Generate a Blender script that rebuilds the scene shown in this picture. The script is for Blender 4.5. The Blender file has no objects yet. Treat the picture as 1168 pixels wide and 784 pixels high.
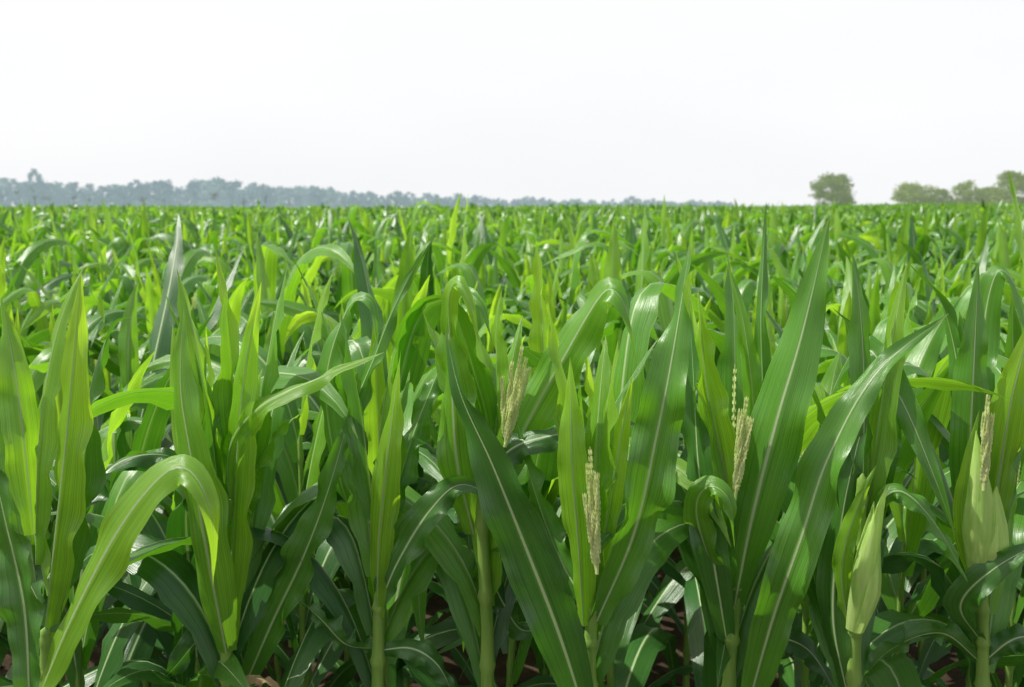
import bpy, math, random
import numpy as np
from mathutils import Vector
rng = np.random.default_rng(11)
random.seed(5)
sc = bpy.context.scene
COL = sc.collection
R = math.radians
F = 1135.0
CZ = 1.75
TH = math.atan(155 / F)
CAM = np.array([0, 0, CZ])
FWD = np.array([0, math.cos(TH), -math.sin(TH)])
UP = np.array([0, math.sin(TH), math.cos(TH)])
RT = np.array([1.0, 0, 0])

def at(px, py, Y):
    d = FWD + RT * (px - 584) / F + UP * (392 - py) / F
    return CAM + d * (Y / d[1])

def sm(x):
    x = np.clip(x, 0, 1); return x * x * (3 - 2 * x)
def gz(x, y):      # the field lifts very gently far away, more to the right
    return 1.0 * sm((y - 80) / 220) * (.25 + .75 * sm((x + 20) / 130)) + .25 * np.sin(x * .055 + 1) * sm((y - 60) / 200)

# ------------------------------------------------------------------ materials
def new_mat(name):
    m = bpy.data.materials.new(name)
    m.use_nodes = True
    nt = m.node_tree
    nt.nodes.clear()
    out = nt.nodes.new('ShaderNodeOutputMaterial')
    return m, nt, out

def N(nt, t, **kw):
    n = nt.nodes.new(t)
    for k, v in kw.items():
        setattr(n, k, v)
    return n

def math_n(nt, op, a, b=None, clamp=False):
    n = nt.nodes.new('ShaderNodeMath')
    n.operation = op
    n.use_clamp = clamp
    for i, v in enumerate((a, b)):
        if v is None: continue
        if isinstance(v, (int, float)): n.inputs[i].default_value = v
        else: nt.links.new(v, n.inputs[i])
    return n.outputs[0]

def ramp(nt, fac, stops):
    n = nt.nodes.new('ShaderNodeValToRGB')
    cr = n.color_ramp
    while len(cr.elements) < len(stops): cr.elements.new(0.5)
    for e, (p, c) in zip(cr.elements, stops):
        e.position = p; e.color = (*c, 1)
    nt.links.new(fac, n.inputs[0])
    return n.outputs[0]

def mixc(nt, fac, a, b):
    n = nt.nodes.new('ShaderNodeMix'); n.data_type = 'RGBA'
    for s, v in ((0, fac), (6, a), (7, b)):
        if isinstance(v, (int, float)): n.inputs[s].default_value = v
        elif isinstance(v, tuple): n.inputs[s].default_value = (*v, 1)
        else: nt.links.new(v, n.inputs[s])
    return n.outputs[2]

def leaf_material():
    m, nt, out = new_mat('corn_leaf')
    at_ = N(nt, 'ShaderNodeAttribute', attribute_name='lf')
    sep = N(nt, 'ShaderNodeSeparateXYZ'); nt.links.new(at_.outputs['Vector'], sep.inputs[0])
    u, v, tint = sep.outputs
    oi = N(nt, 'ShaderNodeObjectInfo')
    geo = N(nt, 'ShaderNodeNewGeometry')
    nz = N(nt, 'ShaderNodeTexNoise'); nz.inputs['Scale'].default_value = 9
    nz.inputs['Detail'].default_value = 4
    nt.links.new(geo.outputs['Position'], nz.inputs['Vector'])
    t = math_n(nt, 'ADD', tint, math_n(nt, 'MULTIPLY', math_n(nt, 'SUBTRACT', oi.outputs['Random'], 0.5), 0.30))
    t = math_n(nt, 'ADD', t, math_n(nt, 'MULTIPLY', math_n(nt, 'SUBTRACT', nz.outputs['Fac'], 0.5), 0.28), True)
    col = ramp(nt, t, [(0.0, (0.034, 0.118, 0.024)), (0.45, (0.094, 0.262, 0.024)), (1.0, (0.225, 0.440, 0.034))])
    tcol = ramp(nt, t, [(0.0, (0.065, 0.26, 0.012)), (0.45, (0.22, 0.58, 0.018)), (1.0, (0.58, 0.92, 0.04))])
    # parallel veins
    vn = N(nt, 'ShaderNodeTexNoise'); vn.noise_dimensions = '2D'
    vn.inputs['Scale'].default_value = 1; vn.inputs['Detail'].default_value = 3
    cmb = N(nt, 'ShaderNodeCombineXYZ')
    nt.links.new(math_n(nt, 'MULTIPLY', u, 50), cmb.inputs[0])
    nt.links.new(math_n(nt, 'MULTIPLY', v, 1.5), cmb.inputs[1])
    nt.links.new(cmb.outputs[0], vn.inputs['Vector'])
    vs = math_n(nt, 'ADD', math_n(nt, 'MULTIPLY', vn.outputs['Fac'], 1.15), 0.42)
    hs = N(nt, 'ShaderNodeHueSaturation'); nt.links.new(col, hs.inputs['Color']); nt.links.new(vs, hs.inputs['Value'])
    hs2 = N(nt, 'ShaderNodeHueSaturation'); nt.links.new(tcol, hs2.inputs['Color']); nt.links.new(vs, hs2.inputs['Value'])
    # midrib
    du = math_n(nt, 'ABSOLUTE', math_n(nt, 'SUBTRACT', u, 0.5))
    wid = math_n(nt, 'SUBTRACT', 0.050, math_n(nt, 'MULTIPLY', v, 0.030))
    rib = math_n(nt, 'SUBTRACT', 1.0, math_n(nt, 'DIVIDE', du, wid), True)
    rib = math_n(nt, 'MULTIPLY', math_n(nt, 'MULTIPLY', rib, 1.8, True), 0.95)
    c1 = mixc(nt, rib, hs.outputs[0], (0.48, 0.60, 0.32))
    c2 = mixc(nt, rib, hs2.outputs[0], (0.26, 0.42, 0.09))
    tip = math_n(nt, 'MULTIPLY', math_n(nt, 'SUBTRACT', v, 0.95, True), 8, True)
    c1 = mixc(nt, tip, c1, (0.22, 0.21, 0.06))
    bp = N(nt, 'ShaderNodeBump'); bp.inputs['Strength'].default_value = 0.32; bp.inputs['Distance'].default_value = 0.004
    nt.links.new(math_n(nt, 'ADD', vn.outputs['Fac'], math_n(nt, 'MULTIPLY', nz.outputs['Fac'], 1.2)), bp.inputs['Height'])
    p = N(nt, 'ShaderNodeBsdfPrincipled')
    nt.links.new(c1, p.inputs['Base Color'])
    p.inputs['Roughness'].default_value = 0.31
    p.inputs['Specular IOR Level'].default_value = 0.75
    nt.links.new(bp.outputs[0], p.inputs['Normal'])
    tr = N(nt, 'ShaderNodeBsdfTranslucent'); nt.links.new(c2, tr.inputs['Color'])
    mx = N(nt, 'ShaderNodeMixShader')
    nt.links.new(math_n(nt, 'ADD', 0.20, math_n(nt, 'MULTIPLY', t, 0.33)), mx.inputs[0])
    nt.links.new(p.outputs[0], mx.inputs[1]); nt.links.new(tr.outputs[0], mx.inputs[2])
    nt.links.new(mx.outputs[0], out.inputs[0])
    return m

def noise_mat(name, stops, scale, rough=0.6, bump=0.2, dist=0.01, trans=None, stretch=(1, 1, 1), spec=0.3, objrand=0.0, haze_glow=None):
    m, nt, out = new_mat(name)
    tc = N(nt, 'ShaderNodeTexCoord')
    mp = N(nt, 'ShaderNodeMapping'); mp.inputs['Scale'].default_value = stretch
    nt.links.new(tc.outputs['Object'], mp.inputs[0])
    nz = N(nt, 'ShaderNodeTexNoise'); nz.inputs['Scale'].default_value = scale; nz.inputs['Detail'].default_value = 6
    nt.links.new(mp.outputs[0], nz.inputs['Vector'])
    f = nz.outputs['Fac']
    if objrand:
        oi = N(nt, 'ShaderNodeObjectInfo')
        f = math_n(nt, 'ADD', f, math_n(nt, 'MULTIPLY', math_n(nt, 'SUBTRACT', oi.outputs['Random'], 0.5), objrand))
    c = ramp(nt, f, stops)
    p = N(nt, 'ShaderNodeBsdfPrincipled'); nt.links.new(c, p.inputs['Base Color'])
    p.inputs['Roughness'].default_value = rough
    p.inputs['Specular IOR Level'].default_value = spec
    if bump:
        bp = N(nt, 'ShaderNodeBump'); bp.inputs['Strength'].default_value = bump; bp.inputs['Distance'].default_value = dist
        nt.links.new(nz.outputs['Fac'], bp.inputs['Height']); nt.links.new(bp.outputs[0], p.inputs['Normal'])
    if haze_glow:
        p.inputs['Emission Color'].default_value = (*haze_glow, 1); p.inputs['Emission Strength'].default_value = 1  # aerial haze painted in as a constant glow of the surface
    sh = p.outputs[0]
    if trans:
        tr = N(nt, 'ShaderNodeBsdfTranslucent'); tr.inputs[0].default_value = (*trans[1], 1)
        mx = N(nt, 'ShaderNodeMixShader'); mx.inputs[0].default_value = trans[0]
        nt.links.new(sh, mx.inputs[1]); nt.links.new(tr.outputs[0], mx.inputs[2]); sh = mx.outputs[0]
    nt.links.new(sh, out.inputs[0])
    return m

LEAF = leaf_material()
STALK = noise_mat('corn_stalk', [(0.3, (0.16, 0.31, 0.05)), (0.7, (0.30, 0.46, 0.10))], 14, 0.45, 0.3, 0.003, (0.2, (0.3, 0.5, 0.05)), (6, 6, 0.6))
HUSK = noise_mat('corn_husk', [(0.3, (0.40, 0.62, 0.15)), (0.7, (0.66, 0.82, 0.31))], 20, 0.5, 0.4, 0.004, (0.45, (0.74, 0.96, 0.28)), (8, 8, 0.3))
TASSEL = noise_mat('corn_tassel', [(0.3, (0.58, 0.70, 0.30)), (0.7, (0.88, 0.91, 0.54))], 60, 0.7, 0.1, 0.003, (0.5, (0.93, 0.98, 0.55)))
DRY = noise_mat('dry_leaf', [(0.3, (0.30, 0.19, 0.09)), (0.7, (0.52, 0.40, 0.22))], 10, 0.7, 0.4, 0.005, (0.25, (0.5, 0.35, 0.12)))
BARK = noise_mat('bark', [(0.3, (0.10, 0.10, 0.09)), (0.7, (0.18, 0.17, 0.16))], 3, 0.9, 0.4, 0.05, haze_glow=(.14, .16, .15))  # bark with distance haze added as a faint emission
FARCROWN = noise_mat('far_foliage_haze_glow', [(0.3, (0.04, 0.065, 0.055)), (0.7, (0.12, 0.15, 0.12))], 0.5, 0.9, 0.0, 0.01, None, spec=0.0, objrand=0.6, haze_glow=(.26, .335, .365))  # dark foliage, its blue-grey air haze painted as emission
FARCROWN2 = noise_mat('green_foliage_haze_glow', [(0.3, (0.07, 0.105, 0.03)), (0.7, (0.18, 0.23, 0.07))], 0.6, 0.9, 0.0, 0.01, (0.2, (0.20, 0.28, 0.09)), spec=0.0, objrand=0.3, haze_glow=(.175, .21, .145))  # green foliage plus a painted haze glow, weaker than the far treeline's

def soil_mat():
    m, nt, out = new_mat('soil')
    geo = N(nt, 'ShaderNodeNewGeometry')
    n1 = N(nt, 'ShaderNodeTexNoise'); n1.inputs['Scale'].default_value = 6; n1.inputs['Detail'].default_value = 10
    n1.inputs['Roughness'].default_value = 0.7
    nt.links.new(geo.outputs['Position'], n1.inputs['Vector'])
    c = ramp(nt, n1.outputs['Fac'], [(0.3, (0.032, 0.022, 0.014)), (0.55, (0.070, 0.048, 0.030)), (0.75, (0.17, 0.125, 0.08))])
    sp = N(nt, 'ShaderNodeSeparateXYZ'); nt.links.new(geo.outputs['Position'], sp.inputs[0])
    far = math_n(nt, 'DIVIDE', math_n(nt, 'SUBTRACT', sp.outputs[1], 120), 120, True)
    c = mixc(nt, far, c, (0.10, 0.18, 0.05))
    p = N(nt, 'ShaderNodeBsdfPrincipled'); nt.links.new(c, p.inputs['Base Color']); p.inputs['Roughness'].default_value = 0.95
    p.inputs['Specular IOR Level'].default_value = 0.1
    bp = N(nt, 'ShaderNodeBump'); bp.inputs['Strength'].default_value = 0.9; bp.inputs['Distance'].default_value = 0.04
    nt.links.new(n1.outputs['Fac'], bp.inputs['Height']); nt.links.new(bp.outputs[0], p.inputs['Normal'])
    nt.links.new(p.outputs[0], out.inputs[0])
    return m
SOIL = soil_mat()

# ------------------------------------------------------------------ mesh helpers (quads only)
def mesh_from(name, v, f, mat, attr=None, smooth=True):
    v = np.asarray(v, np.float32); f = np.asarray(f, np.int32)
    me = bpy.data.meshes.new(name)
    me.vertices.add(len(v)); me.vertices.foreach_set('co', v.ravel())
    me.loops.add(f.size); me.loops.foreach_set('vertex_index', f.ravel())
    me.polygons.add(len(f)); me.polygons.foreach_set('loop_start', np.arange(0, f.size, 4, dtype=np.int32))
    me.polygons.foreach_set('use_smooth', np.full(len(f), smooth))
    if attr is not None:
        a = me.attributes.new('lf', 'FLOAT_VECTOR', 'POINT')
        a.data.foreach_set('vector', np.asarray(attr, np.float32).ravel())
    me.materials.append(mat)
    me.update(calc_edges=True); me.validate()
    return me

def obj(name, me, parent=None, loc=None):
    o = bpy.data.objects.new(name, me)
    COL.objects.link(o)
    if parent: o.parent = parent
    if loc is not None: o.location = loc
    return o

def empty(name, loc, label, cat, group=None):
    o = bpy.data.objects.new(name, None); COL.objects.link(o)
    o.location = loc; o.empty_display_size = 0.1
    o['label'] = label; o['category'] = cat
    if group: o['group'] = group
    return o

def join(parts):
    vs, fs, as_, k = [], [], [], 0
    for p in parts:
        vs.append(p[0]); fs.append(p[1] + k); k += len(p[0])
        if len(p) > 2: as_.append(p[2])
    return (np.concatenate(vs), np.concatenate(fs), np.concatenate(as_)) if as_ else (np.concatenate(vs), np.concatenate(fs))

def grid_faces(nr, nc):
    i = np.arange(nr - 1)[:, None]; j = np.arange(nc - 1)[None, :]
    a = (i * nc + j).ravel()
    return np.stack([a, a + 1, a + nc + 1, a + nc], 1)

def tube(path, rad, n=8):
    path = np.asarray(path, float); rad = np.asarray(rad, float)
    T = np.gradient(path, axis=0); T /= np.linalg.norm(T, axis=1)[:, None] + 1e-9
    ref = np.array([0.31, 0.95, 0.05])
    A = np.cross(T, ref); A /= np.linalg.norm(A, axis=1)[:, None] + 1e-9
    B = np.cross(T, A)
    th = np.linspace(0, 2 * np.pi, n + 1)
    v = path[:, None, :] + rad[:, None, None] * (np.cos(th)[None, :, None] * A[:, None, :] + np.sin(th)[None, :, None] * B[:, None, :])
    return v.reshape(-1, 3), grid_faces(len(path), n + 1)

WP_T = np.array([0, .1, .25, .42, .6, .78, .9, .97, 1.0])
WP_W = np.array([.42, .62, .88, 1.0, .88, .57, .28, .09, .01])

def ribbon(C, S, w, fold, tint, wave, k, ph, nu):
    n = len(C); t = np.linspace(0, 1, n)
    T = np.gradient(C, axis=0); T /= np.linalg.norm(T, axis=1)[:, None] + 1e-9
    S = S - (S * T).sum(1)[:, None] * T
    S /= np.linalg.norm(S, axis=1)[:, None] + 1e-9
    Nn = np.cross(S, T)
    W = w * np.interp(t, WP_T, WP_W) / 2
    s = np.linspace(-1, 1, nu + 1)
    fo = fold * (1 - 0.65 * t)
    env = np.sin(np.pi * np.clip(t * 1.02, 0, 1)) ** 0.7
    a = np.abs(s)[None, :]
    lat = s[None, :] * W[:, None] * np.cos(fo)[:, None]
    up = a * W[:, None] * np.sin(fo)[:, None]
    k2 = k * 1.37
    w1 = np.sin(2 * np.pi * k * t + ph) + .5 * np.sin(2 * np.pi * k * 2.3 * t + ph * 2)
    w2 = np.sin(2 * np.pi * k2 * t + ph + 1.9) + .5 * np.sin(2 * np.pi * k2 * 1.9 * t + ph)
    up = up + wave * (a ** 2) * env[:, None] * np.where(s[None, :] > 0, w1[:, None], w2[:, None])
    up = up - (1 - a) ** 4 * 0.05 * W[:, None]
    v = C[:, None, :] + lat[:, :, None] * S[:, None, :] + up[:, :, None] * Nn[:, None, :]
    at3 = np.stack([np.broadcast_to((s + 1)[None, :] / 2, (n, nu + 1)), np.broadcast_to(t[:, None], (n, nu + 1)), np.full((n, nu + 1), tint)], 2)
    return v.reshape(-1, 3), grid_faces(n, nu + 1), at3.reshape(-1, 3)

def gleaf(q, nu, nv, wmul=1.0):
    t = np.linspace(0, 1, nv + 1)
    tf = np.linspace(0, 1, 61)
    e = q['e0'] - q['bend'] * tf ** q['pw'] - q['kink'] / (1 + np.exp(-(tf - q['kt']) * 22))
    az = q['az'] + q['drift'] * tf ** 2
    ds = q['L'] / 60
    d = np.stack([np.cos(e) * np.cos(az), np.cos(e) * np.sin(az), np.sin(e)], 1)
    P = np.concatenate([np.zeros((1, 3)), np.cumsum((d[1:] + d[:-1]) / 2 * ds, 0)])
    P[:, 2] += q['h']; P[:, 0] += q['x']; P[:, 1] += q['y']
    C = np.stack([np.interp(t, tf, P[:, i]) for i in range(3)], 1)
    azz = np.interp(t, tf, az); ee = np.interp(t, tf, e)
    S = np.stack([-np.sin(azz), np.cos(azz), np.zeros_like(azz)], 1)
    T = np.stack([np.cos(ee) * np.cos(azz), np.cos(ee) * np.sin(azz), np.sin(ee)], 1)
    Nn = np.cross(T, S)
    tw = q['tw'] * t ** 1.3
    S = S * np.cos(tw)[:, None] + Nn * np.sin(tw)[:, None]
    return ribbon(C, S, q['w'] * wmul, q['fold'], q['tint'], q['wave'], q['k'], q['ph'], nu)

U = lambda a, b: rng.uniform(a, b)

def leaf_params(frac, h, az, x=0, y=0):
    kink = 0
    if frac > 0.95:
        bend = R(U(3, 35)); e0 = R(U(76, 89)); L = U(.38, .54); w = U(.054, .076); fold = U(.5, .95)
    elif frac > 0.50:
        e0 = R(U(64, 85)); L = U(.62, .92); w = U(.088, .120); fold = U(.3, .7)
        r = rng.random()
        if r < .20: bend = R(U(12, 55)); w *= .85
        elif r < .66: bend = R(U(80, 150))
        else: bend = R(U(10, 40)); kink = R(U(70, 130))
    else:
        bend = R(U(70, 140)); e0 = R(U(45, 72)); L = U(.62, .90); w = U(.080, .110); fold = U(.2, .45)
        if rng.random() < .25: kink = R(U(30, 80)); bend *= .6
        if frac < .22: L *= .65; w *= .8
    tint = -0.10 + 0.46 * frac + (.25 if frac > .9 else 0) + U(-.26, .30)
    if frac < .4: tint = U(-.05, .12)  # low leaves darker: older growth, with under-canopy shade painted into the tint
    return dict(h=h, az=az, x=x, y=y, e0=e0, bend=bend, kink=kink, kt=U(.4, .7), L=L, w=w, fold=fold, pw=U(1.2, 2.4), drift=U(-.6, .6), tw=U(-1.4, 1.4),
                wave=U(.005, .012), k=U(2.5, 4.5), ph=U(0, 6.28), tint=float(np.clip(tint, 0, 1)), frac=frac)

def stalk_mesh(path, r0=.0125, r1=.006, n=8, seg=22):
    path = np.asarray(path, float)
    tt = np.linspace(0, 1, len(path)); t = np.linspace(0, 1, seg * 3)
    C = np.stack([np.interp(t, tt, path[:, i]) for i in range(3)], 1)
    rad = r0 + (r1 - r0) * t
    ph = (t * 8) % 1.0
    rad = rad * (1 + .28 * np.exp(-((ph - .5) / .07) ** 2) + .10 * (ph > .5) * (1 - ph) * 2)
    rad[-1] = .0008
    return tube(C, rad, n)

def tassel_geo(base, tip, spread=.035, nb=7, seed=0):
    r = np.random.default_rng(seed)
    base = np.asarray(base, float); tip = np.asarray(tip, float)
    ax = tip - base; L = np.linalg.norm(ax); ax = ax / L
    a = np.cross(ax, [0.2, 1, 0.1]); a /= np.linalg.norm(a); b = np.cross(ax, a)
    parts = []
    for i in range(nb):
        ln = L * (1.0 if i == 0 else r.uniform(.55, .95)); th = 2 * np.pi * i / max(nb - 1, 1) + r.uniform(-.4, .4)
        sp = 0 if i == 0 else spread * r.uniform(.5, 1.3)
        t = np.linspace(0, 1, 10)
        st = base + ax * (0 if i == 0 else L * r.uniform(0, .12))
        P = st + ax * (ln * t)[:, None] + (a * np.cos(th) + b * np.sin(th)) * (sp * (t ** .8))[:, None]
        parts.append(tube(P, np.interp(t, [0, .9, 1], [.0030, .0013, .0004]), 5))
        for j in range(17):
            tj = .08 + .90 * j / 17; c = np.array([np.interp(tj, t, P[:, q]) for q in range(3)])
            f = 1 - .5 * tj
            for s in (0, 1, 2):
                an = j * 2.4 + s * 2.09 + r.uniform(-.3, .3); o = a * np.cos(an) + b * np.sin(an)
                e = c + ax * .012 + o * .0058 * f; mid = c + ax * .005 + o * .0045 * f
                parts.append(tube([c, mid, e], [.0006, .0025 * f + .0003, .0003], 4))
    return join(parts)

def husk_geo(base, tip, r, layers=3, seed=0):
    rr = np.random.default_rng(seed)
    base = np.asarray(base, float); tip = np.asarray(tip, float)
    out = []
    side = np.cross(tip - base, [0, 1, 0]); side /= np.linalg.norm(side)
    fr = np.array([0, -1.0, 0])
    for l in range(layers):
        t = np.linspace(0, 1, 20)
        end = base + (tip - base) * (1 - .12 * l) + side * rr.uniform(-.9, .9) * r
        P = base + (end - base) * t[:, None] + side * (np.sin(np.pi * t) * rr.uniform(-.004, .006))[:, None]
        rad = r * (1 + .08 * l) * np.interp(t, [0, .08, .25, .42, .62, .80, .93, 1], [.70, .78, .92, 1, .76, .42, .16, .02])
        nseg = 28
        th0 = rr.uniform(0, 6.28); span = 2 * np.pi if l == 0 else rr.uniform(2.0, 3.4)
        th = th0 + np.linspace(0, span, nseg + 1)
        rib = 1 + .05 * np.cos(th * 9) * np.sin(np.pi * t)[:, None]
        v = P[:, None] + (rad[:, None] * rib)[:, :, None] * (np.cos(th)[None, :, None] * side + np.sin(th)[None, :, None] * fr)
        out.append((v.reshape(-1, 3), grid_faces(20, nseg + 1)))
    return join(out)

# ------------------------------------------------------------------ generic plant variants
NVAR = 16
VAR = []
for vi in range(NVAR):
    H = U(.97, 1.14)
    n = int(rng.integers(11, 14))
    a0 = U(0, 6.28)
    qs = []
    lean = np.array([U(-.04, .04), U(-.04, .04)])
    for k in range(n):
        fr = k / (n - 1)
        h = .14 + (H - .14) * fr ** .85
        qs.append(leaf_params(fr, h, a0 + k * math.pi + rng.normal(0, .38), *(lean * (h / H) ** 2)))
    hz = np.linspace(0, 1, 8)
    path = np.stack([lean[0] * hz ** 2, lean[1] * hz ** 2, H * hz + .0], 1)
    tas = vi % 5 == 1
    VAR.append(dict(q=qs, path=path, H=H, tassel=tas, lean=lean))

parts_cache = []
for vi, V in enumerate(VAR):
    L = [('stalk', mesh_from('stalk', *stalk_mesh(V['path']), STALK))]
    for q in V['q']:
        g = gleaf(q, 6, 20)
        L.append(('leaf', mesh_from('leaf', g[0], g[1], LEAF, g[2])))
    if V['tassel']:
        b = np.array([V['lean'][0], V['lean'][1], V['H'] - .02])
        L.append(('tassel', mesh_from('tassel', *tassel_geo(b, b + [.01, 0, U(.22, .3)], .03, 5, vi), TASSEL)))
    parts_cache.append(L)

def place(vi, loc, rz, s, label, group):
    e = empty('corn_plant', loc, label, 'corn plant', group)
    e.rotation_euler = (U(-.05, .05), U(-.05, .05), rz); e.scale = (s, s, s)
    for nm, me in parts_cache[vi]:
        obj(nm, me, e)
    return e

# ------------------------------------------------------------------ hero plants of the front row
def spline(pts, n):
    pts = np.asarray(pts, float)
    P = np.vstack([2 * pts[0] - pts[1], pts, 2 * pts[-1] - pts[-2]])
    seg = len(pts) - 1; out = []
    d = np.r_[0, np.cumsum(np.linalg.norm(np.diff(pts, axis=0), axis=1))]; d /= d[-1]
    for t in np.linspace(0, 1, n):
        i = min(int(np.searchsorted(d, t, 'right')) - 1, seg - 1); i = max(i, 0)
        x = (t - d[i]) / (d[i + 1] - d[i])
        a, b, c, e = P[i], P[i + 1], P[i + 2], P[i + 3]
        out.append(.5 * (2 * b + (c - a) * x + (2 * a - 5 * b + 4 * c - e) * x * x + (3 * b - a - 3 * c + e) * x ** 3))
    return np.array(out)

hr = np.random.default_rng(77)
def hleaf(D, pts, w, r0, r1, fold, tint, wave=.008, k=None):
    P = spline([at(x, y, D + dy) for x, y, dy in pts], 56)
    T = np.gradient(P, axis=0); T /= np.linalg.norm(T, axis=1)[:, None]
    S0 = np.cross(T, [0, 1, 0]); S0 /= np.linalg.norm(S0, axis=1)[:, None] + 1e-6
    Y = np.cross(S0, T)
    t = np.linspace(0, 1, len(P))
    rr = np.radians(r0 + (r1 - r0) * t + hr.uniform(-70, 70) * t ** 5 + hr.uniform(8, 16) * np.sin(t * hr.uniform(4, 7) + hr.uniform(0, 6)))
    S = S0 * np.cos(rr)[:, None] + Y * np.sin(rr)[:, None]
    return ribbon(P, S, w * .87, fold * 1.45, tint, wave * 1.35, k or hr.uniform(2.2, 3.6), hr.uniform(0, 6.28), 10)

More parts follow.
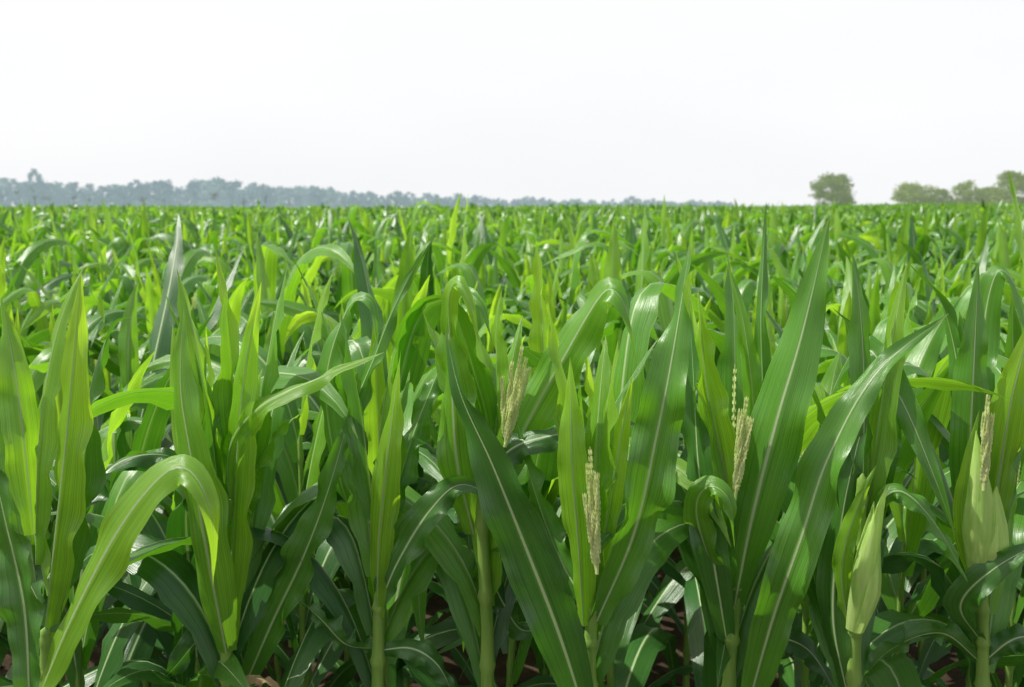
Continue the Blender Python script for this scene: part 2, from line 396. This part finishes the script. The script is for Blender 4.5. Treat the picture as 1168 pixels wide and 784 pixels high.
HEROES = [
 dict(label='corn plant at the bottom left corner with a big arching bright leaf', D=1.42, stem=[(20, 860), (38, 800)], leaves=[
   ([(38, 810, 0), (85, 700, -.02), (140, 598, -.04), (188, 540, -.06), (216, 537, -.07), (238, 575, -.09), (244, 625, -.09), (243, 668, -.09)], .082, 36, 46, .20, .68, .005),
   ([(34, 800, 0), (28, 690, .02), (6, 590, .03), (-22, 470, .04)], .080, 5, 10, -.3, .12, .008)]),
 dict(label='corn plant near the left edge with one tall upright pale spear leaf', D=1.65, stem=[(52, 860), (52, 715)], leaves=[
   ([(50, 735, 0), (62, 620, -.01), (78, 480, -.01), (93, 312, 0)], .096, 22, 30, .5, 1.0, .005),
   ([(56, 720, 0), (92, 560, .03), (104, 440, .06), (132, 370, .08), (165, 362, .1)], .075, 20, 60, .3, .35, .01),
   ([(46, 690, 0), (-5, 590, .05), (-50, 540, .0)], .07, 20, 30, .3, .3, .01),
   ([(54, 680, 0), (30, 560, .04), (18, 440, .06), (20, 350, .06)], .06, 40, 30, .5, .95, .006),
   ([(54, 660, 0), (120, 540, .1), (190, 520, .15), (215, 560, .16)], .06, 50, 60, .3, .25, .01)]),
 dict(label='corn plant left of centre with a broad upright leaf and a long leaf reaching right', D=1.72, stem=[(262, 860), (258, 735), (258, 640)], leaves=[
   ([(258, 745, -.015), (238, 640, -.04), (218, 520, -.05), (206, 440, -.04), (209, 352, -.02)], .106, 12, 30, .3, .52, .006),
   ([(260, 740, 0), (266, 600, .0), (276, 450, .0), (298, 322, .02)], .080, 30, 25, .45, 1.0, .006),
   ([(262, 590, 0), (262, 510, .0), (300, 462, -.01), (368, 430, -.02), (438, 402, -.02)], .056, 30, 50, .45, .95, .005),
   ([(258, 600, 0), (235, 500, .04), (222, 420, .08), (182, 318, .1)], .05, 30, 40, .4, .6, .008),
   ([(258, 640, 0), (246, 520, .06), (262, 400, .08), (246, 285, .1)], .055, 30, 30, .4, .9, .006),
   ([(260, 640, 0), (290, 540, .05), (320, 490, .06), (345, 470, .05)], .05, 40, 60, .4, .7, .008)],
   dry=[(262, 794, -.01), (280, 779, -.02), (300, 775, -.03), (332, 793, -.03)]),
 dict(label='corn plant with a dark diagonal white ribbed leaf, left of the slim pale spear', D=1.78, stem=[(284, 870), (280, 790)], leaves=[
   ([(276, 790, 0), (310, 712, -.01), (348, 632, -.02), (376, 555, -.02), (402, 462, -.01)], .084, 5, 25, -.3, .22, .012),
   ([(278, 790, 0), (245, 720, .0), (200, 760, .0), (165, 800, .0)], .06, 40, 40, .3, .15, .01)]),
 dict(label='corn plant with a slim pale spear leaf above dark lower leaves, left of centre', D=1.74, stem=[(430, 870), (432, 700), (436, 600)], leaves=[
   ([(430, 705, -.01), (432, 620, -.02), (442, 520, -.02), (457, 400, 0)], .070, 18, 25, .45, .95, .004),
   ([(433, 690, 0), (455, 640, -.02), (490, 583, -.03), (525, 553, -.04), (570, 570, -.05)], .075, 10, 35, -.3, .15, .01),
   ([(430, 740, 0), (395, 735, -.02), (365, 705, -.02), (338, 682, 0)], .055, 20, 40, .3, .08, .01),
   ([(432, 742, 0), (470, 740, -.02), (500, 760, -.03), (520, 800, -.03)], .055, 20, 40, .3, .12, .01),
   ([(434, 640, 0), (400, 500, .05), (430, 400, .06), (462, 325, .05), (498, 265, .03)], .045, 40, 55, .4, .4, .006),
   ([(436, 640, 0), (392, 560, .08), (372, 440, .1), (398, 350, .1), (424, 345, .08), (432, 400, .06)], .07, 30, 50, .3, .45, .008),
   ([(436, 620, 0), (470, 500, .08), (500, 420, .12), (480, 430, .14)], .06, 20, 50, .3, .35, .01)]),
 dict(label='central corn plant with an open pale tassel and a broad leaf folding over right', D=1.74, stem=[(556, 870), (556, 720), (548, 560), (560, 500)], leaves=[
   ([(540, 610, 0), (522, 530, -.02), (516, 450, -.03), (512, 380, -.03), (508, 308, -.02)], .096, 12, 30, .3, .62, .010),
   ([(548, 600, .03), (558, 500, .04), (540, 420, .03), (520, 352, -.01), (532, 334, -.04), (550, 350, -.07), (562, 392, -.08)], .066, 20, 45, .3, .5, .006),
   ([(544, 590, .0), (526, 480, .0), (514, 390, -.03), (512, 340, -.06), (522, 322, -.09), (536, 346, -.11), (546, 390, -.11)], .062, 18, 50, .3, .65, .006),
   ([(564, 570, 0), (598, 490, .03), (642, 410, .03), (682, 342, .0), (700, 332, -.03), (716, 360, -.05), (727, 418, -.06)], .100, 16, 45, .35, .50, .006),
   ([(552, 560, 0), (580, 515, -.01), (630, 497, -.02), (698, 492, -.02)], .066, 22, 40, .3, .15, .006),
   ([(560, 540, .02), (568, 450, .03), (566, 380, .04), (572, 330, .05)], .050, 30, 40, .5, .9, .005),
   ([(552, 640, 0), (575, 690, .03), (600, 720, .05), (650, 700, .08)], .05, 30, 40, .3, .1, .008)],
   tassels=[((576, 510, -.06), (596, 394, -.06), .024, 9)]),
 dict(label='corn plant with a large dark slanting leaf and young tassel beside a pale spear', D=1.62, stem=[(672, 870), (673, 740), (676, 640)], leaves=[
   ([(666, 715, -.01), (660, 620, -.02), (652, 520, -.02), (650, 408, 0)], .076, 15, 20, .45, .98, .004),
   ([(680, 710, 0), (722, 610, -.02), (748, 500, -.03), (768, 400, -.02), (789, 272, .0)], .098, -12, 22, -.3, .5, .013),
   ([(672, 830, .0), (640, 730, -.03), (602, 630, -.05), (562, 530, -.06), (526, 450, -.05), (507, 372, -.03)], .108, 4, 14, -.22, .14, .007),
   ([(678, 680, 0), (694, 580, .0), (708, 500, .01), (722, 428, .02)], .052, 20, 30, .5, .95, .005),
   ([(676, 700, 0), (640, 640, .05), (610, 560, .10), (590, 480, .12)], .06, 20, 40, .3, .2, .008)],
   tassels=[((681, 655, -.05), (673, 510, -.05), .013, 7)]),
 dict(label='corn plant right of centre whose broadest upright leaf tip rises above the canopy', D=1.70, stem=[(830, 870), (832, 760), (842, 640), (846, 560)], leaves=[
   ([(838, 690, -.01), (858, 590, -.03), (886, 480, -.03), (915, 380, -.02), (946, 248, .0)], .116, 8, 22, .28, .50, .007),
   ([(832, 750, 0), (814, 640, -.02), (798, 540, -.02), (792, 440, 0), (786, 340, .02)], .074, 20, 45, -.3, .2, .01),
   ([(840, 620, 0), (826, 540, .02), (806, 440, .02), (796, 330, .02)], .078, 28, 30, .45, .92, .006),
   ([(828, 690, 0), (795, 590, -.04), (808, 555, -.07), (832, 572, -.09), (838, 625, -.09)], .058, 35, 50, .2, .55, .006),
   ([(842, 640, 0), (860, 500, .06), (850, 380, .08), (830, 300, .1)], .05, 30, 40, .4, .7, .006),
   ([(842, 640, 0), (868, 480, .08), (868, 360, .1), (874, 230, .12)], .036, 45, 50, .5, .3, .005),
   ([(834, 770, 0), (870, 730, .05), (920, 740, .06), (960, 800, .05)], .06, 30, 40, .3, .1, .01)],
   tassels=[((838, 570, -.04), (852, 452, -.035), .013, 6)]),
 dict(label='corn plant with a dark ribbed leaf arching upper right beside a green ear', D=1.64, stem=[(972, 870), (974, 740), (978, 660), (984, 540)], leaves=[
   ([(846, 830, .03), (880, 710, -.02), (915, 610, -.04), (946, 520, -.04), (1000, 425, -.03), (1082, 358, .0)], .092, 6, 42, -.3, .28, .012),
   ([(968, 800, 0), (950, 700, .0), (962, 580, .0), (990, 460, .02)], .074, 22, 35, .35, .25, .006),
   ([(980, 690, 0), (990, 560, .04), (988, 450, .05), (982, 370, .05)], .055, 30, 40, .5, .85, .005),
   ([(984, 600, 0), (1022, 560, -.02), (1064, 594, -.04), (1104, 664, -.05)], .040, 30, 45, .3, .5, .006),
   ([(972, 740, 0), (960, 650, -.02), (978, 580, -.03), (1000, 530, -.03)], .046, 10, 30, .5, .8, .004),
   ([(980, 660, 0), (1010, 500, .06), (990, 400, .08), (1030, 460, .02), (1066, 545, -.01), (1090, 612, -.02)], .068, 25, 15, -.25, .18, .008)],
   husks=[((974, 718, -.01), (1008, 552, -.04), .0195)]),
 dict(label='corn plant at the right edge with a swollen pale sheath and emerging tassel', D=1.70, stem=[(1120, 870), (1121, 740), (1120, 640)], leaves=[
   ([(1114, 640, 0), (1106, 540, .01), (1110, 430, .01), (1116, 300, .03)], .082, 15, 25, .35, .45, .006),
   ([(1126, 640, 0), (1140, 540, .01), (1155, 450, .0), (1180, 355, .0)], .088, 15, 25, .4, 1.0, .006),
   ([(1118, 730, .0), (1096, 690, -.03), (1132, 650, -.07), (1200, 612, -.08)], .066, 30, 30, -.3, .15, .008),
   ([(1118, 755, 0), (1072, 722, -.02), (1010, 745, -.03), (970, 800, -.03)], .055, 30, 40, .3, .15, .01),
   ([(1122, 755, 0), (1160, 728, -.02), (1210, 730, -.03)], .055, 35, 40, .3, .15, .01),
   ([(1117, 690, -.01), (1098, 600, -.03), (1104, 530, -.04), (1117, 468, -.03)], .040, 15, 30, .6, .95, .004),
   ([(1118, 660, 0), (1100, 470, .06), (1076, 350, .08), (1036, 300, .06)], .05, 40, 50, .4, .3, .006),
   ([(1122, 600, 0), (1120, 400, .1), (1138, 310, .1), (1165, 345, .08), (1172, 420, .06)], .06, 35, 50, .3, .4, .006)],
   husks=[((1121, 668, -.03), (1125, 490, -.07), .0255)],
   tassels=[((1122, 560, -.075), (1127, 450, -.07), .008, 5)]),
]
for hi, h in enumerate(HEROES):
    D = h['D']
    st = [at(x, y, D) for x, y in h['stem']]
    b = np.array([st[0][0], st[0][1], 0])
    e = empty('corn_plant', b, h['label'], 'corn plant', 'corn plants of the front row')
    path = [b] + st
    sv, sf = stalk_mesh(np.array(path) - b, .0150, .0085, 12, 24)
    obj('stalk', mesh_from('stalk', sv, sf, STALK), e)
    for lf in h['leaves']:
        v, f, a = hleaf(D, *lf)
        obj('leaf', mesh_from('leaf', v - b, f, LEAF, a), e)
    a0 = U(0, 6.28)
    for k in range(4):
        hh = .14 + .12 * k
        q = leaf_params(.02 + .05 * k, hh, a0 + k * math.pi + rng.normal(0, .3)); q['bend'] = R(U(110, 150))
        v, f, a = gleaf(q, 6, 20)
        obj('leaf', mesh_from('leaf', v, f, LEAF, a), e)
    if hi > 0:
        for k in range(7):     # leaves growing away to the back of the plant, the last ones rolled and upright
            hh = .86 + .055 * k
            q = leaf_params(.97 if k > 2 else .55 + .1 * k, hh, (.7 if k % 2 else 2.4) + U(-.4, .4), 0, .01); q['drift'] = U(-.2, .2)
            if k <= 2: q['w'] *= .75; q['L'] *= .75; q['bend'] += .5
            v, f, a = gleaf(q, 6, 20)
            obj('leaf', mesh_from('leaf', v, f, LEAF, a), e)
    if 'dry' in h:
        v, f, a = hleaf(D, h['dry'], .022, 40, 60, .3, .5, .005)
        o = obj('leaf', mesh_from('leaf', v - b, f, DRY, a), e); o['label'] = 'dried tan lower leaf'
    for i, (p0, p1, sp, nb) in enumerate(h.get('tassels', [])):
        A = at(p0[0], p0[1], D + p0[2]); B = at(p1[0], p1[1], D + p1[2])
        v, f = tassel_geo(A, B, sp, nb, 40 + i)
        obj('tassel', mesh_from('tassel', v - b, f, TASSEL), e)
    for p0, p1, r in h.get('husks', []):
        A = at(p0[0], p0[1], D + p0[2]); B = at(p1[0], p1[1], D + p1[2])
        v, f = husk_geo(A, B, r, 4, hi)
        obj('ear_husk', mesh_from('ear_husk', v - b, f, HUSK), e)

# ------------------------------------------------------------------ individual plants in the rows behind
RS = .60
rowsD = [2.08 + RS * i for i in range(11)]
count = 0
for ri, D in enumerate(rowsD):
    half = (1.03 * D + .75) / 2
    x = -half + U(0, .1)
    if ri == 0:
        lab, grp = 'corn plant in the shaded second row right behind the front plants', 'corn plants of the second row'
    elif ri < 4:
        lab, grp = 'corn plant in the near green canopy a few rows behind the front plants', 'corn plants of the near canopy rows'
    else:
        lab, grp = 'smaller looking corn plant in the middle of the field canopy', 'corn plants of the middle canopy rows'
    while x < half:
        place(int(rng.integers(NVAR)), (x, D + U(-.08, .08), 0), U(0, 6.28), U(.86, 1.06) if ri < 5 else U(.82, 1.04), lab, grp)
        count += 1
        x += U(.19, .28)
print('row plants', count)

# ------------------------------------------------------------------ the rest of the field as one stuff object
def lod(vi, nu, nv, minfrac, wmul, stalk):
    V = VAR[vi]
    ps = [gleaf(q, nu, nv, wmul) for q in V['q'] if q['frac'] >= minfrac]
    if stalk:
        v, f = tube(V['path'][[0, 4, 7]], [.012, .01, .006], 4)
        ps.append((v, f, np.tile([.3, .3, .6], (len(v), 1))))
    return join(ps)
L1 = [lod(i, 2, 9, .25, 1.2, True) for i in range(NVAR)]
L2 = [lod(i, 2, 6, .45, 1.7, False) for i in range(NVAR)]
L3 = [lod(i, 1, 4, .55, 3.2, False) for i in range(NVAR)]
out = []
def scatter(L, d0, d1, rs, ps, s0, s1, tall, tmax):
    d = d0
    while d < d1:
        half = 1.08 * d / 2 + .8
        xs = np.arange(-half, half, ps)
        for x in xs:
            v, f, a = L[int(rng.integers(NVAR))]
            th = U(0, 6.28); s = U(s0, s1) * (1 + .05 * math.sin(x * .9 + d * .35) * math.sin(d * .6 - x * .2)); c, sn = math.cos(th) * s, math.sin(th) * s
            zs = s * (U(1.05, tmax) if rng.random() < tall else 1)
            V = np.empty_like(v)
            X, Y = x + U(-.3, .3) * ps, d + U(-.3, .3) * rs
            V[:, 0] = v[:, 0] * c - v[:, 1] * sn + X
            V[:, 1] = v[:, 0] * sn + v[:, 1] * c + Y
            V[:, 2] = v[:, 2] * zs + gz(X, Y)
            A = a.copy(); A[:, 2] = np.clip(A[:, 2] - .03 + U(-.16, .16), 0, 1)
            out.append((V, f, A))
        d += rs
scatter(L1, rowsD[-1] + RS, 26, .64, .26, .80, 1.04, .07, 1.18)
scatter(L2, 26, 100, 1.1, .62, .80, 1.05, .07, 1.28)
scatter(L3, 100, 330, 2.6, 2.0, .80, 1.12, .14, 1.5)
v, f, a = join(out)
print('stuff quads', len(f))
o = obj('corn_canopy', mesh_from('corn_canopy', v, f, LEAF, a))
o['kind'] = 'stuff'; o['label'] = 'dense mass of green corn stretching away to the horizon'; o['category'] = 'corn crop'

# ------------------------------------------------------------------ ground
gx = np.concatenate([[-1500, -700], np.arange(-400, 401, 20.), [700, 1500]]); gy = np.concatenate([[-40, -5, 12, 30], np.arange(50, 451, 20.), [700, 1600]])
X, Y = np.meshgrid(gx, gy)
Z = gz(X, Y) - .006 * (Y > 60)
o = obj('ground', mesh_from('ground', np.stack([X.ravel(), Y.ravel(), Z.ravel()], 1), grid_faces(len(gy), len(gx)), SOIL)); o['kind'] = 'structure'
ps = []
for i in range(900):
    r = .006 + .03 * rng.random() ** 3; c = np.array([U(-4, 4), U(1.2, 8), r * .25])
    t = np.linspace(-1, 1, 6)
    vv, ff = tube(np.stack([c[0] + t * r, c[1] + t * r * U(-.3, .3), c[2] + t * 0], 1), r * np.sqrt(np.clip(1 - t * t, .0004, 1)) * .75, 7)
    cc = c[None]; vv = cc + (vv - cc) * (1 + rng.normal(0, .10, (len(vv), 1)))
    ps.append((vv, ff))
v, f = join(ps)
o = obj('soil_clods', mesh_from('soil_clods', v, f, SOIL)); o['kind'] = 'stuff'; o['label'] = 'loose brown clods of soil between the stalks'; o['category'] = 'soil'

# ------------------------------------------------------------------ trees
def crown_geo(seed, nblob, nq, size, z0, rnd=False):
    r = np.random.default_rng(seed)
    P = []
    z1 = .90
    for b in range(nblob):
        hfr = r.random() if rnd else r.random() ** 1.25
        z = z0 + (z1 - z0) * hfr
        q = (hfr - .45) / .60 if rnd else hfr / 1.04
        wid = .40 * math.sqrt(max(.01, 1 - q * q))
        th = r.uniform(0, 6.28); rr = wid * r.random() ** .4
        c = np.array([rr * math.cos(th), rr * math.sin(th), z]); br = r.uniform(.07, .15)
        d = r.normal(size=(nq, 3)); d /= np.linalg.norm(d, axis=1)[:, None]
        P.append(c + d * (br * r.uniform(.35, 1.25, (nq, 1))) * [1.1, 1.1, .85])
    P = np.concatenate(P); P[:, 2] = np.maximum(P[:, 2], .02)
    n = len(P)
    a = r.normal(size=(n, 3)); a /= np.linalg.norm(a, axis=1)[:, None]
    b = np.cross(a, r.normal(size=(n, 3))); b /= np.linalg.norm(b, axis=1)[:, None]
    s = size * r.uniform(.5, 1.3, (n, 1))
    v = np.stack([P - a * s, P - b * s * .7, P + a * s, P + b * s * .7], 1).reshape(-1, 3)
    return v, np.arange(4 * n).reshape(-1, 4)
def trunk_geo(seed):
    r = np.random.default_rng(seed)
    ps = [tube([[0, 0, 0], [.01, 0, .2], [.0, .01, .45], [.01, 0, .75]], [.032, .022, .016, .004], 8)]
    for i in range(6):
        th = r.uniform(0, 6.28); z = r.uniform(.25, .5); d = np.array([math.cos(th), math.sin(th), 0])
        ps.append(tube([[0, 0, z], d * .12 + [0, 0, z + .12], d * .26 + [0, 0, z + .26]], [.013, .009, .002], 6))
    return join(ps)
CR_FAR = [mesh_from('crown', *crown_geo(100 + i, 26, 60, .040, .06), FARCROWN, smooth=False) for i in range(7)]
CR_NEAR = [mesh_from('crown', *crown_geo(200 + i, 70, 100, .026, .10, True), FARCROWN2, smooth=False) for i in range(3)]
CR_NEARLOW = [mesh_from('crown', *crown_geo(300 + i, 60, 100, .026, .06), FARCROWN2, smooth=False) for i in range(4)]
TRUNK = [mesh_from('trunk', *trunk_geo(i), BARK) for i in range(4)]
def tree(px, ytop, D, wid_px, crown, label, group=None):
    p = at(px, 237, D)
    z0 = float(gz(p[0], D)) - .02
    H = CZ + (237 - ytop) / F * D - z0
    W = wid_px / F * D
    e = empty('tree', (p[0], D, z0), label, 'tree', group)
    e.scale = (W, W, H); e.rotation_euler = (0, 0, U(0, 6.28))
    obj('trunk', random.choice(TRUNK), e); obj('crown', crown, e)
prof = [(-60, 206), (0, 205), (20, 206), (60, 209), (100, 212), (150, 208), (200, 211), (235, 208), (265, 207), (320, 213), (370, 216), (420, 221), (500, 223), (560, 225), (580, 229), (600, 224), (640, 230), (660, 227), (690, 231), (720, 226), (760, 229), (790, 228), (835, 231)]
px = -60
while px < 836:
    y0 = np.interp(px, [p[0] for p in prof], [p[1] for p in prof])
    yt = y0 + U(-.14, .34) * (237 - y0) + U(-2.5, .5)
    hh = max(237 - yt, 2)
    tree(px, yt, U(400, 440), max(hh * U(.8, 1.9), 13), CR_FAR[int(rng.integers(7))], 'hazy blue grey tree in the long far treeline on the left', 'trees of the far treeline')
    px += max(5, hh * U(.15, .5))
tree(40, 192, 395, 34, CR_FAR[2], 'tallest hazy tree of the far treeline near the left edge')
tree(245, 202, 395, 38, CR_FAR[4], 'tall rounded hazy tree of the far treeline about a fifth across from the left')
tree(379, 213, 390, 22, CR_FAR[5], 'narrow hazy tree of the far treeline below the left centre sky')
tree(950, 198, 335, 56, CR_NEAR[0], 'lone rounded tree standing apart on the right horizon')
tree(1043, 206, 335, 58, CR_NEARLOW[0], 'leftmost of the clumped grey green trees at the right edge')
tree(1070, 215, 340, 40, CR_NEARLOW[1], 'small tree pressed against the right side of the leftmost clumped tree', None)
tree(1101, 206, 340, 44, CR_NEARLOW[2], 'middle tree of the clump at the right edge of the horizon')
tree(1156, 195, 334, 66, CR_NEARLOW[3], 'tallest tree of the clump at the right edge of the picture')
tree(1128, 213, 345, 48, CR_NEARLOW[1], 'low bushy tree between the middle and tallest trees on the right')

# ------------------------------------------------------------------ light, world, camera
EL, AZ = R(53), R(-86)     # azimuth from +Y toward +X
sd = Vector((math.sin(AZ) * math.cos(EL), math.cos(AZ) * math.cos(EL), math.sin(EL)))
sl = bpy.data.lights.new('sun', 'SUN'); sl.energy = 5.0; sl.angle = R(.5); sl.color = (1, .97, .90)
so = bpy.data.objects.new('sun', sl); COL.objects.link(so)
so.rotation_euler = sd.to_track_quat('Z', 'Y').to_euler()
w = bpy.data.worlds.new('World'); sc.world = w; w.use_nodes = True
nt = w.node_tree; nt.nodes.clear()
wo = N(nt, 'ShaderNodeOutputWorld'); bg = N(nt, 'ShaderNodeBackground')
sky = N(nt, 'ShaderNodeTexSky'); sky.sky_type = 'NISHITA'; sky.sun_disc = False
sky.sun_elevation = EL; sky.sun_rotation = AZ; sky.dust_density = 6; sky.air_density = 1.0; sky.ozone_density = 1
tc = N(nt, 'ShaderNodeTexCoord')
cn = N(nt, 'ShaderNodeTexNoise'); cn.inputs['Scale'].default_value = 2.2; cn.inputs['Detail'].default_value = 5
mp = N(nt, 'ShaderNodeMapping'); mp.inputs['Scale'].default_value = (1, 1, 3)
nt.links.new(tc.outputs['Generated'], mp.inputs[0]); nt.links.new(mp.outputs[0], cn.inputs['Vector'])
cl = ramp(nt, cn.outputs['Fac'], [(.30, (.925, .938, .962)), (.70, (.99, .992, 1.0))])
vm = N(nt, 'ShaderNodeVectorMath', operation='SCALE'); vm.inputs['Scale'].default_value = 12.25
nt.links.new(cl, vm.inputs[0])
# bright haze near the horizon, thinning to clearer sky overhead
spz = N(nt, 'ShaderNodeSeparateXYZ'); nt.links.new(tc.outputs['Generated'], spz.inputs[0])
mr = N(nt, 'ShaderNodeMapRange'); mr.interpolation_type = 'SMOOTHSTEP'
mr.inputs['From Min'].default_value = .24; mr.inputs['From Max'].default_value = .62
mr.inputs['To Min'].default_value = .82; mr.inputs['To Max'].default_value = .25
nt.links.new(spz.outputs[2], mr.inputs['Value'])
mc = mixc(nt, mr.outputs[0], sky.outputs[0], vm.outputs[0])
nt.links.new(mc, bg.inputs[0]); bg.inputs[1].default_value = .098
nt.links.new(bg.outputs[0], wo.inputs[0])

cam = bpy.data.cameras.new('camera'); co = bpy.data.objects.new('camera', cam); COL.objects.link(co)
co.location = CAM; co.rotation_euler = (math.pi / 2 - TH, 0, 0)
cam.sensor_width = 36; cam.lens = 36 * F / 1168; cam.clip_end = 5000; cam.clip_start = .05
cam.dof.use_dof = True; cam.dof.focus_distance = 1.8; cam.dof.aperture_fstop = 6.0
sc.camera = co
sc.view_settings.view_transform = 'Standard'; sc.view_settings.look = 'None'; sc.view_settings.exposure = 0
